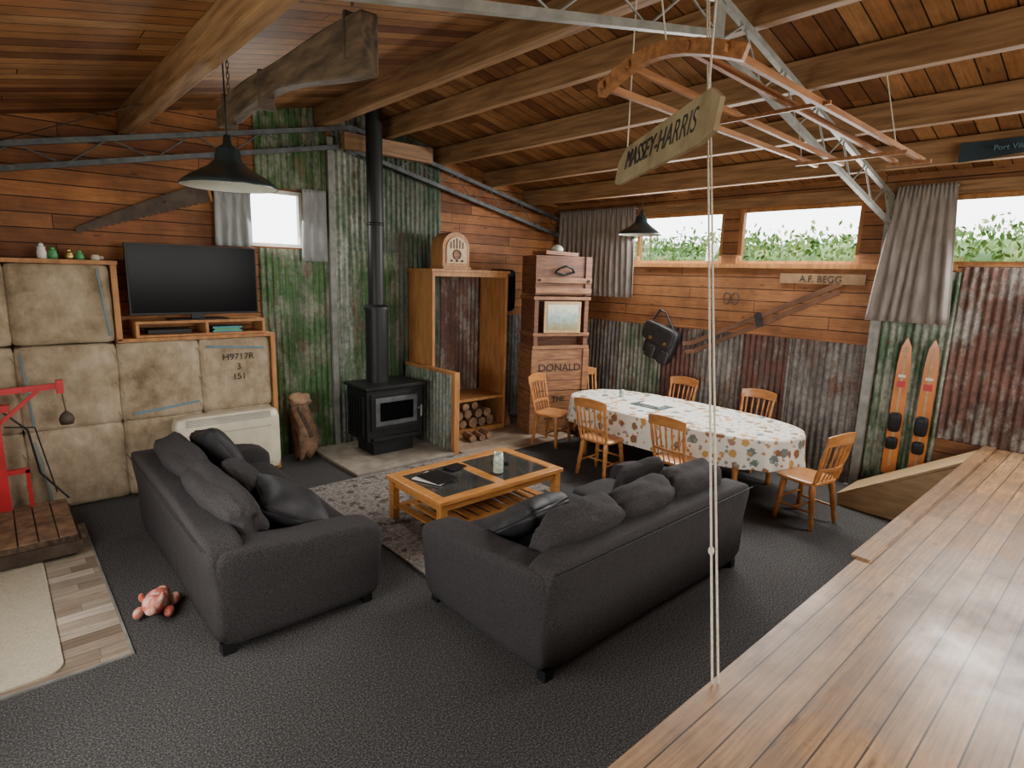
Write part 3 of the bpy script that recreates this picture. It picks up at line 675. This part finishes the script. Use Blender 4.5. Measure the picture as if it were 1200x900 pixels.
for s_ in (-1,1): b.bb(cx+s_*.42-.012,cx+s_*.42+.012,cy-1.05,cy+1.05,.62,.72,'honey')
b.done()
b=B('serving_tray');b.bb(6.02,6.3,3.95,4.4,H,H+.012,'book');b.bb(6.08,6.24,4.02,4.3,H+.012,H+.03,'paper');b.done(bevel=.003)
b=B('jam_jar');b.lathe([(0,0),(.03,0),(.035,.01),(.035,.08),(.028,.09),(.028,.1),(0,.1)],(6.3,4.75,H),'jar',14);b.done()

def chair(loc,rz):
    b=B('dining_chair')
    b.soft((0,.02,.45),(.45,.43,.045),'honey',n=5,seg=8)
    leg=[(0,0),(.016,0),(.018,.03),(.024,.1),(.018,.12),(.026,.2),(.022,.3),(.03,.38),(.022,.45)]
    for s_ in (-1,1):
        for yy,yf in ((.19,.15),(-.2,-.14)):
            p=Vector((s_*.20,yy,0));q=Vector((s_*.16,yf,.44));d=(q-p)
            sc=d.length/.45
            b.lathe([(r*1.1,z*sc) for r,z in leg],p,'honey',12,ax=d.normalized())
    for s_ in (-1,1): b.cyl((s_*.187,.175,.17),(s_*.187,-.18,.17),.012,.012,'honey',8)
    b.cyl((-.185,0,.17),(.185,0,.17),.012,.012,'honey',8);b.cyl((-.18,.17,.23),(.18,.17,.23),.012,.012,'honey',8)
    for s_ in (-1,1):
        p=Vector((s_*.185,-.17,.46));q=Vector((s_*.205,-.27,.90))
        b.lathe([(.016,0),(.02,.1),(.014,.16),(.021,.25),(.016,.35),(.014,.45)],p,'honey',10,ax=(q-p).normalized())
    def rail(z,h,w,yy,k='honey',crest=False):
        n=10;vs=[];fs=[]
        for i in range(n+1):
            t=-1+2*i/n;x=t*w/2;y=yy-.035*(1-t*t)
            zt=z+h/2+(.028*(1-t*t) if crest else 0);zb=z-h/2+(.012*(1-t*t) if crest else 0)
            yt=y-.012
            vs+=[Vector((x,y-.009,zb)),Vector((x,y+.009,zb)),Vector((x,yt+.009,zt)),Vector((x,yt-.009,zt))]
            if i:
                a=4*i;c=a-4
                for e in range(4): fs.append((c+e,c+(e+1)%4,a+(e+1)%4,a+e))
        fs+=[(0,1,2,3),(4*n+3,4*n+2,4*n+1,4*n)]
        b.add(vs,fs,k)
    rail(.90,.10,.46,-.262,crest=True);rail(.60,.035,.38,-.195)
    for i in range(5):
        t=-.8+.4*i;x=t*.17
        b.lathe([(.009,0),(.013,.05),(.009,.1),(.014,.15),(.009,.25)],(x,-.2-.035*(1-t*t),.61),'honey',8,ax=(x*.1,-.055,.25))
    for i in range(5):
        t=-.8+.4*i;b.cyl((t*.17,-.17,.46),(t*.17,-.195-.03*(1-t*t),.6),.008,.008,'honey',8)
    b.done(loc=(*loc,0),rz=rz,bevel=.003)
chair((5.34,4.28),-pi/2+.06);chair((5.34,3.22),-pi/2-.05)
chair((5.93,2.12),-.18);chair((5.80,5.56),pi+.25)
chair((7.07,4.45),pi/2);chair((7.07,3.35),pi/2);chair((6.72,5.58),pi-.2)

# ---------------------------------------------------------------- wall-hung things
b=B('water_ski_pair')
for yy in (1.82,1.57):
    n=16;pts=[]
    for j in range(n+1):
        t=j/n;w_=.07*(1-.1*t) if t<.75 else .07*(1-.1*t)*sqrt(max(0,1-((t-.75)/.25)**2))
        pts.append((w_,.26+1.54*t))
    poly=[(-a,z) for a,z in pts]+[(a,z) for a,z in pts[::-1][1:]]
    b.prism(poly,lambda a,c,t,yy=yy:Vector((XW-.08+.02*t,yy+a,c)),'ski')
    b.bb(XW-.083,XW-.08,yy-.012,yy+.012,.35,1.7,'pale');b.bb(XW-.084,XW-.08,yy-.04,yy+.04,1.25,1.32,'red');b.bb(XW-.084,XW-.08,yy-.035,yy+.035,1.36,1.39,'white')
    b.soft((XW-.11,yy,.86),(.07,.12,.22),'plastic',n=4,seg=8);b.soft((XW-.11,yy,.62),(.07,.11,.14),'plastic',n=4,seg=8)
    b.bb(XW-.06,XW-.036,yy-.02,yy+.02,1.0,1.05,'steel')
b.done()
b=B('wooden_snow_skis')
for dz in (0,.11):
    p=Vector((XW-.085,4.36+dz*.5,1.36+dz));q=Vector((XW-.085,2.56,2.26+dz*.8))
    b.beam(p,q,.025,.06,'skiold')
    d=(p-q).normalized();b.beam(p,p+d*.14+Vector((-.03,0,.04)),.022,.055,'skiold')
b.beam((XW-.1,3.45,1.78),(XW-.1,3.5,1.95),.03,.09,'leather')
b.done()
b=B('leather_satchel')
R=radians(18)
b.soft((XW-.12,4.90,1.42),(.14,.5,.5),'leather',n=7,seg=10,rot=(R,0,0),nz=.05)
b.soft((XW-.19,4.91,1.55),(.05,.54,.28),'leather',n=7,seg=8,rot=(R,0,0))
b.soft((XW-.2,5.03,1.3),(.05,.18,.2),'leather',n=6,seg=6,rot=(R,0,0));b.soft((XW-.2,4.80,1.22),(.05,.18,.2),'leather',n=6,seg=6,rot=(R,0,0))
b.tube([(XW-.06,4.73,1.6),(XW-.05,4.90,1.86),(XW-.05,5.0,1.9),(XW-.06,5.1,1.75)],.015,'leather')
for yy,zz in ((5.02,1.5),(4.77,1.42)): b.bb(XW-.235,XW-.21,yy-.02,yy+.02,zz-.02,zz+.02,'brass')
b.cyl((XW,4.98,1.89),(XW-.09,4.98,1.9),.01,.01,'black',8);b.done()
b=B('horse_bit')
for yy in (3.98,3.86): b.tube([(XW-.03,yy+.05*cos(t*.7),2.12+.08*sin(t*.7)) for t in range(10)],.009,'blade')
b.done()
b=B('name_plaque');b.bb(XW-.02,XW,2.33,3.3,2.34,2.46,'plaque');o=b.done()
text('stencil','A.F. BEGG',.11,(XW-.022,2.82,2.395),(0,-1,0),(-1,0,0),'ink',o)
b=B('pennant_flag')
vs=[];fs=[]
for i in range(13):
    t=i/12;y=1.45-.85*t;s_=.02*sin(t*9)
    vs+=[Vector((6.60+s_,y,3.61-.02*t)),Vector((6.60+s_,y,3.44+.06*t))]
    if i: fs.append((2*i-2,2*i,2*i+1,2*i-1))
b.add(vs,fs,'flag',True);o=b.done();text('lettering','Port Vila',.06,(6.575,1.1,3.53),(0,-1,0),(-1,0,0),'blueink',o)
b=B('crosscut_saw')
top=[];bot=[];n=44
for i in range(n+1):
    t=i/n;x=.72+1.22*t;zc=2.66+.50*t;hw=.025+.075*t
    top.append((x,zc+hw+.02*sin(pi*t)));bot.append((x,zc-hw-(.018 if i%2 else 0)))
b.prism(bot+top[::-1],lambda a,c,t:Vector((a,YG-.06+.008*t,c)),'blade')
b.cyl((1.96,YG-.06,3.05),(1.9,YG-.06,3.35),.02,.02,'cab',8)
b.cyl((1.5,YG-.06,3.0),(1.5,YG-.001,3.0),.01,.01,'black',8);b.done()
b=B('hanging_timber_yoke')
xx=1.42;top=[];bot=[];n=24
for i in range(n+1):
    t=i/n;y=4.8-2.2*t
    zc=3.41+.04*sin(t*pi*1.3)
    top.append((y,zc+.065+.05*t+.015*sin(t*9)));bot.append((y,zc-.055-.07*t-.02*sin(t*7+1)))
b.prism(bot+top[::-1],lambda a,c,t:Vector((xx-.045+.09*t,a,c)),'old')
for yy in (2.75,3.9,4.62): b.bb(xx-.05,xx+.05,yy,yy+.03,3.31,3.54,'blade')
b.done(bevel=.012)
def hang(nm,p,q,k='blade'):
    b=B(nm);p=Vector(p);q=Vector(q);L=(q-p).length;m=int(L/.035)
    for i in range(m):
        a=p.lerp(q,i/m);c=p.lerp(q,(i+1.25)/m) if i<m-1 else q;o=Vector((.008,0,0)) if i%2 else Vector((0,.008,0))
        b.cyl(a+o,c+o,.0035,.0035,k,5);b.cyl(a-o,c-o,.0035,.0035,k,5)
    b.done()
hang('hanging_chain',(1.42,4.635,3.535),(1.42,4.635,ceil_z(1.42)));hang('hanging_chain',(1.42,2.765,3.565),(1.42,2.765,ceil_z(1.42)))
b=B('hanging_wooden_rack')
h=3.30
pts=[Vector((2.5-.06*sin(pi*i/12),2.14-.78*i/12,h+.085*sin(pi*i/12))) for i in range(13)]
for a,c in zip(pts[:-1],pts[1:]): b.beam(a,c+(c-a)*.1,.045,.065,'rack')
for yy,xe in ((2.10,5.2),(1.92,5.25),(1.60,5.45),(1.43,5.5)):
    f=(2.14-yy)/.78
    b.beam((2.45-.05*sin(pi*f),yy,h+.075*sin(pi*f)),(xe,yy,h-.0),.026,.034,'rack')
b.beam((4.9,2.14,h-.03),(4.9,1.38,h-.03),.025,.025,'rack');b.beam((5.42,1.66,h-.02),(5.42,1.36,h-.02),.025,.025,'rack');b.beam((3.5,2.14,h+.01),(3.5,1.38,h+.01),.02,.02,'rack')
for p,q in (((2.5,1.75,h+.1),(2.5,1.9,ceil_z(2.5))),((4.9,2.1,h),(4.9,2.15,zu(4.9)-.25)),((4.9,1.45,h),(4.95,1.6,ceil_z(4.95)-.2))): b.cyl(p,q,.004,.004,'rope',6)
b.done()
par=bpy.data.objects.new('hanging_sign',None);bpy.context.collection.objects.link(par)
far=Vector((3.02,2.42,3.02));near=Vector((2.14,1.25,3.0));xd=(near-far).normalized();nn=Vector((-.81,.59,0)).normalized()
nn=(nn+Vector((0,0,.15))).normalized();up=nn.cross(xd).normalized();L=(near-far).length
b=B('board')
c0=(near+far)/2
poly=[(-L/2,-.09),(-L/2,.035),(-L/2+.12,.10),(L/2-.12,.10),(L/2,.035),(L/2,-.09),(L/2-.12,-.115),(-L/2+.1,-.115)]
b.prism(poly,lambda a,c,t:c0+xd*a+up*c-nn*.02*t,'sign');b.done(parent=par)
text('lettering','MASSEY-HARRIS',.15,c0+nn*.003,xd,nn,'ink',par)
b=B('cords')
for s_ in (-.5,.5):
    p=c0+xd*s_*L*.8+up*.1;q=Vector((p.x,p.y,ceil_z(p.x)));b.cyl(p,q,.004,.004,'rope',6)
b.done(parent=par)
b=B('hanging_rope')
T0=Vector((3.38,2.11,3.99));B0=Vector((2.02,.985,.755))
for o in (Vector((0,0,0)),Vector((.02,-.015,0))): b.cyl(T0+o*.5,B0+o,.005,.005,'rope',8)
kp=T0.lerp(B0,.86)
b.soft(kp,(.026,.026,.04),'rope',n=2,seg=4);b.cyl(T0,T0+Vector((.05,.02,.2)),.005,.005,'rope',6);b.done()
def pendant(x,y,z):
    b=B('pendant_lamp')
    pr=[(.30,0),(.302,.012),(.285,.03),(.22,.075),(.13,.125),(.085,.17),(.075,.23),(.06,.25),(.03,.27),(.02,.33),(0,.33)]
    b.lathe(pr,(x,y,z),'shade',36);b.lathe([(.297,.002),(.28,.022),(.215,.066),(.12,.115),(0,.15)],(x,y,z),'shadein',36)
    b.soft((x,y,z+.08),(.07,.07,.1),'white',n=2,seg=5)
    b.cyl((x,y,z+.3),(x,y,ceil_z(x)),.005,.005,'black',6);b.lathe([(0,-.07),(.055,-.05),(.06,0)],(x,y,ceil_z(x)),'black',20)
    b.done()
pendant(1.29,4.3,2.87);pendant(6.75,4.95,2.93)
b=B('bracing_wire')
b.cyl((.2,6.9,3.35),(1.0,5.2,3.5),.005,.005,'blade',6);b.done()
b=B('access_ramp')
for xx in (6.65,7.26): b.prism([(2.06,0.0),(1.04,0.0),(1.04,.71),(2.06,.10)],lambda a,c,t,xx=xx:Vector((xx+.04*t,a,c)),'pale')
b.beam((6.975,2.07,.11),(6.975,1.045,.73),.66,.025,'pale');b.done()

# ---------------------------------------------------------------- light
w=bpy.data.worlds.new('overcast_sky');bpy.context.scene.world=w;w.use_nodes=True
bg=w.node_tree.nodes['Background'];bg.inputs[0].default_value=(0.97,0.99,1,1);bg.inputs[1].default_value=7.0
def area(nm,loc,target,sx,sy,e,col=(1,1,1)):
    l=bpy.data.lights.new(nm,'AREA');l.shape='RECTANGLE';l.size=sx;l.size_y=sy;l.energy=e;l.color=col
    o=bpy.data.objects.new(nm,l);bpy.context.collection.objects.link(o);o.location=loc
    o.rotation_euler=(Vector(target)-Vector(loc)).to_track_quat('-Z','Y').to_euler()
area('added_fill_rear',(3.5,YF+.05,2.5),(3.6,5,2.2),3.6,1.1,190,(1,.92,.80))  # added fill lamp behind the camera, warm front light without a known source
area('added_fill_left',(XL+.05,3.1,1.8),(5,3.4,1.9),2.9,1.5,70,(1,.92,.8))  # added fill lamp out of view on the left, at the invented window
for yy,L,e in ((4.85,1.4,115),(3.18,1.45,118),(.35,1.9,95)):
    area('daylight_side_window',(XW-.14 if yy>1 else XW-.2,yy,2.92),(3.5,yy,0.4),L,.62,e,(1,.97,.92))
area('daylight_gable_window',(2.68,YG-.1,2.93),(2.7,3,.5),.55,.55,25,(1,.98,.94))
# ---------------------------------------------------------------- camera
f,p_,r_,ps=681.9,0.1858,0.0281,0.7341
fw=Vector((sin(ps)*cos(p_),cos(ps)*cos(p_),-sin(p_)));r0=Vector((cos(ps),-sin(ps),0));u0=r0.cross(fw)
Rv=r0*cos(r_)+u0*sin(r_);Uv=-r0*sin(r_)+u0*cos(r_)
cam=bpy.data.cameras.new('camera');cam.sensor_width=36;cam.lens=f/1200*36;cam.clip_start=.05
co=bpy.data.objects.new('camera',cam);bpy.context.collection.objects.link(co)
mt=Matrix((Rv,Uv,-fw)).transposed().to_4x4();mt.translation=Vector((0,0,2.35));co.matrix_world=mt
bpy.context.scene.camera=co
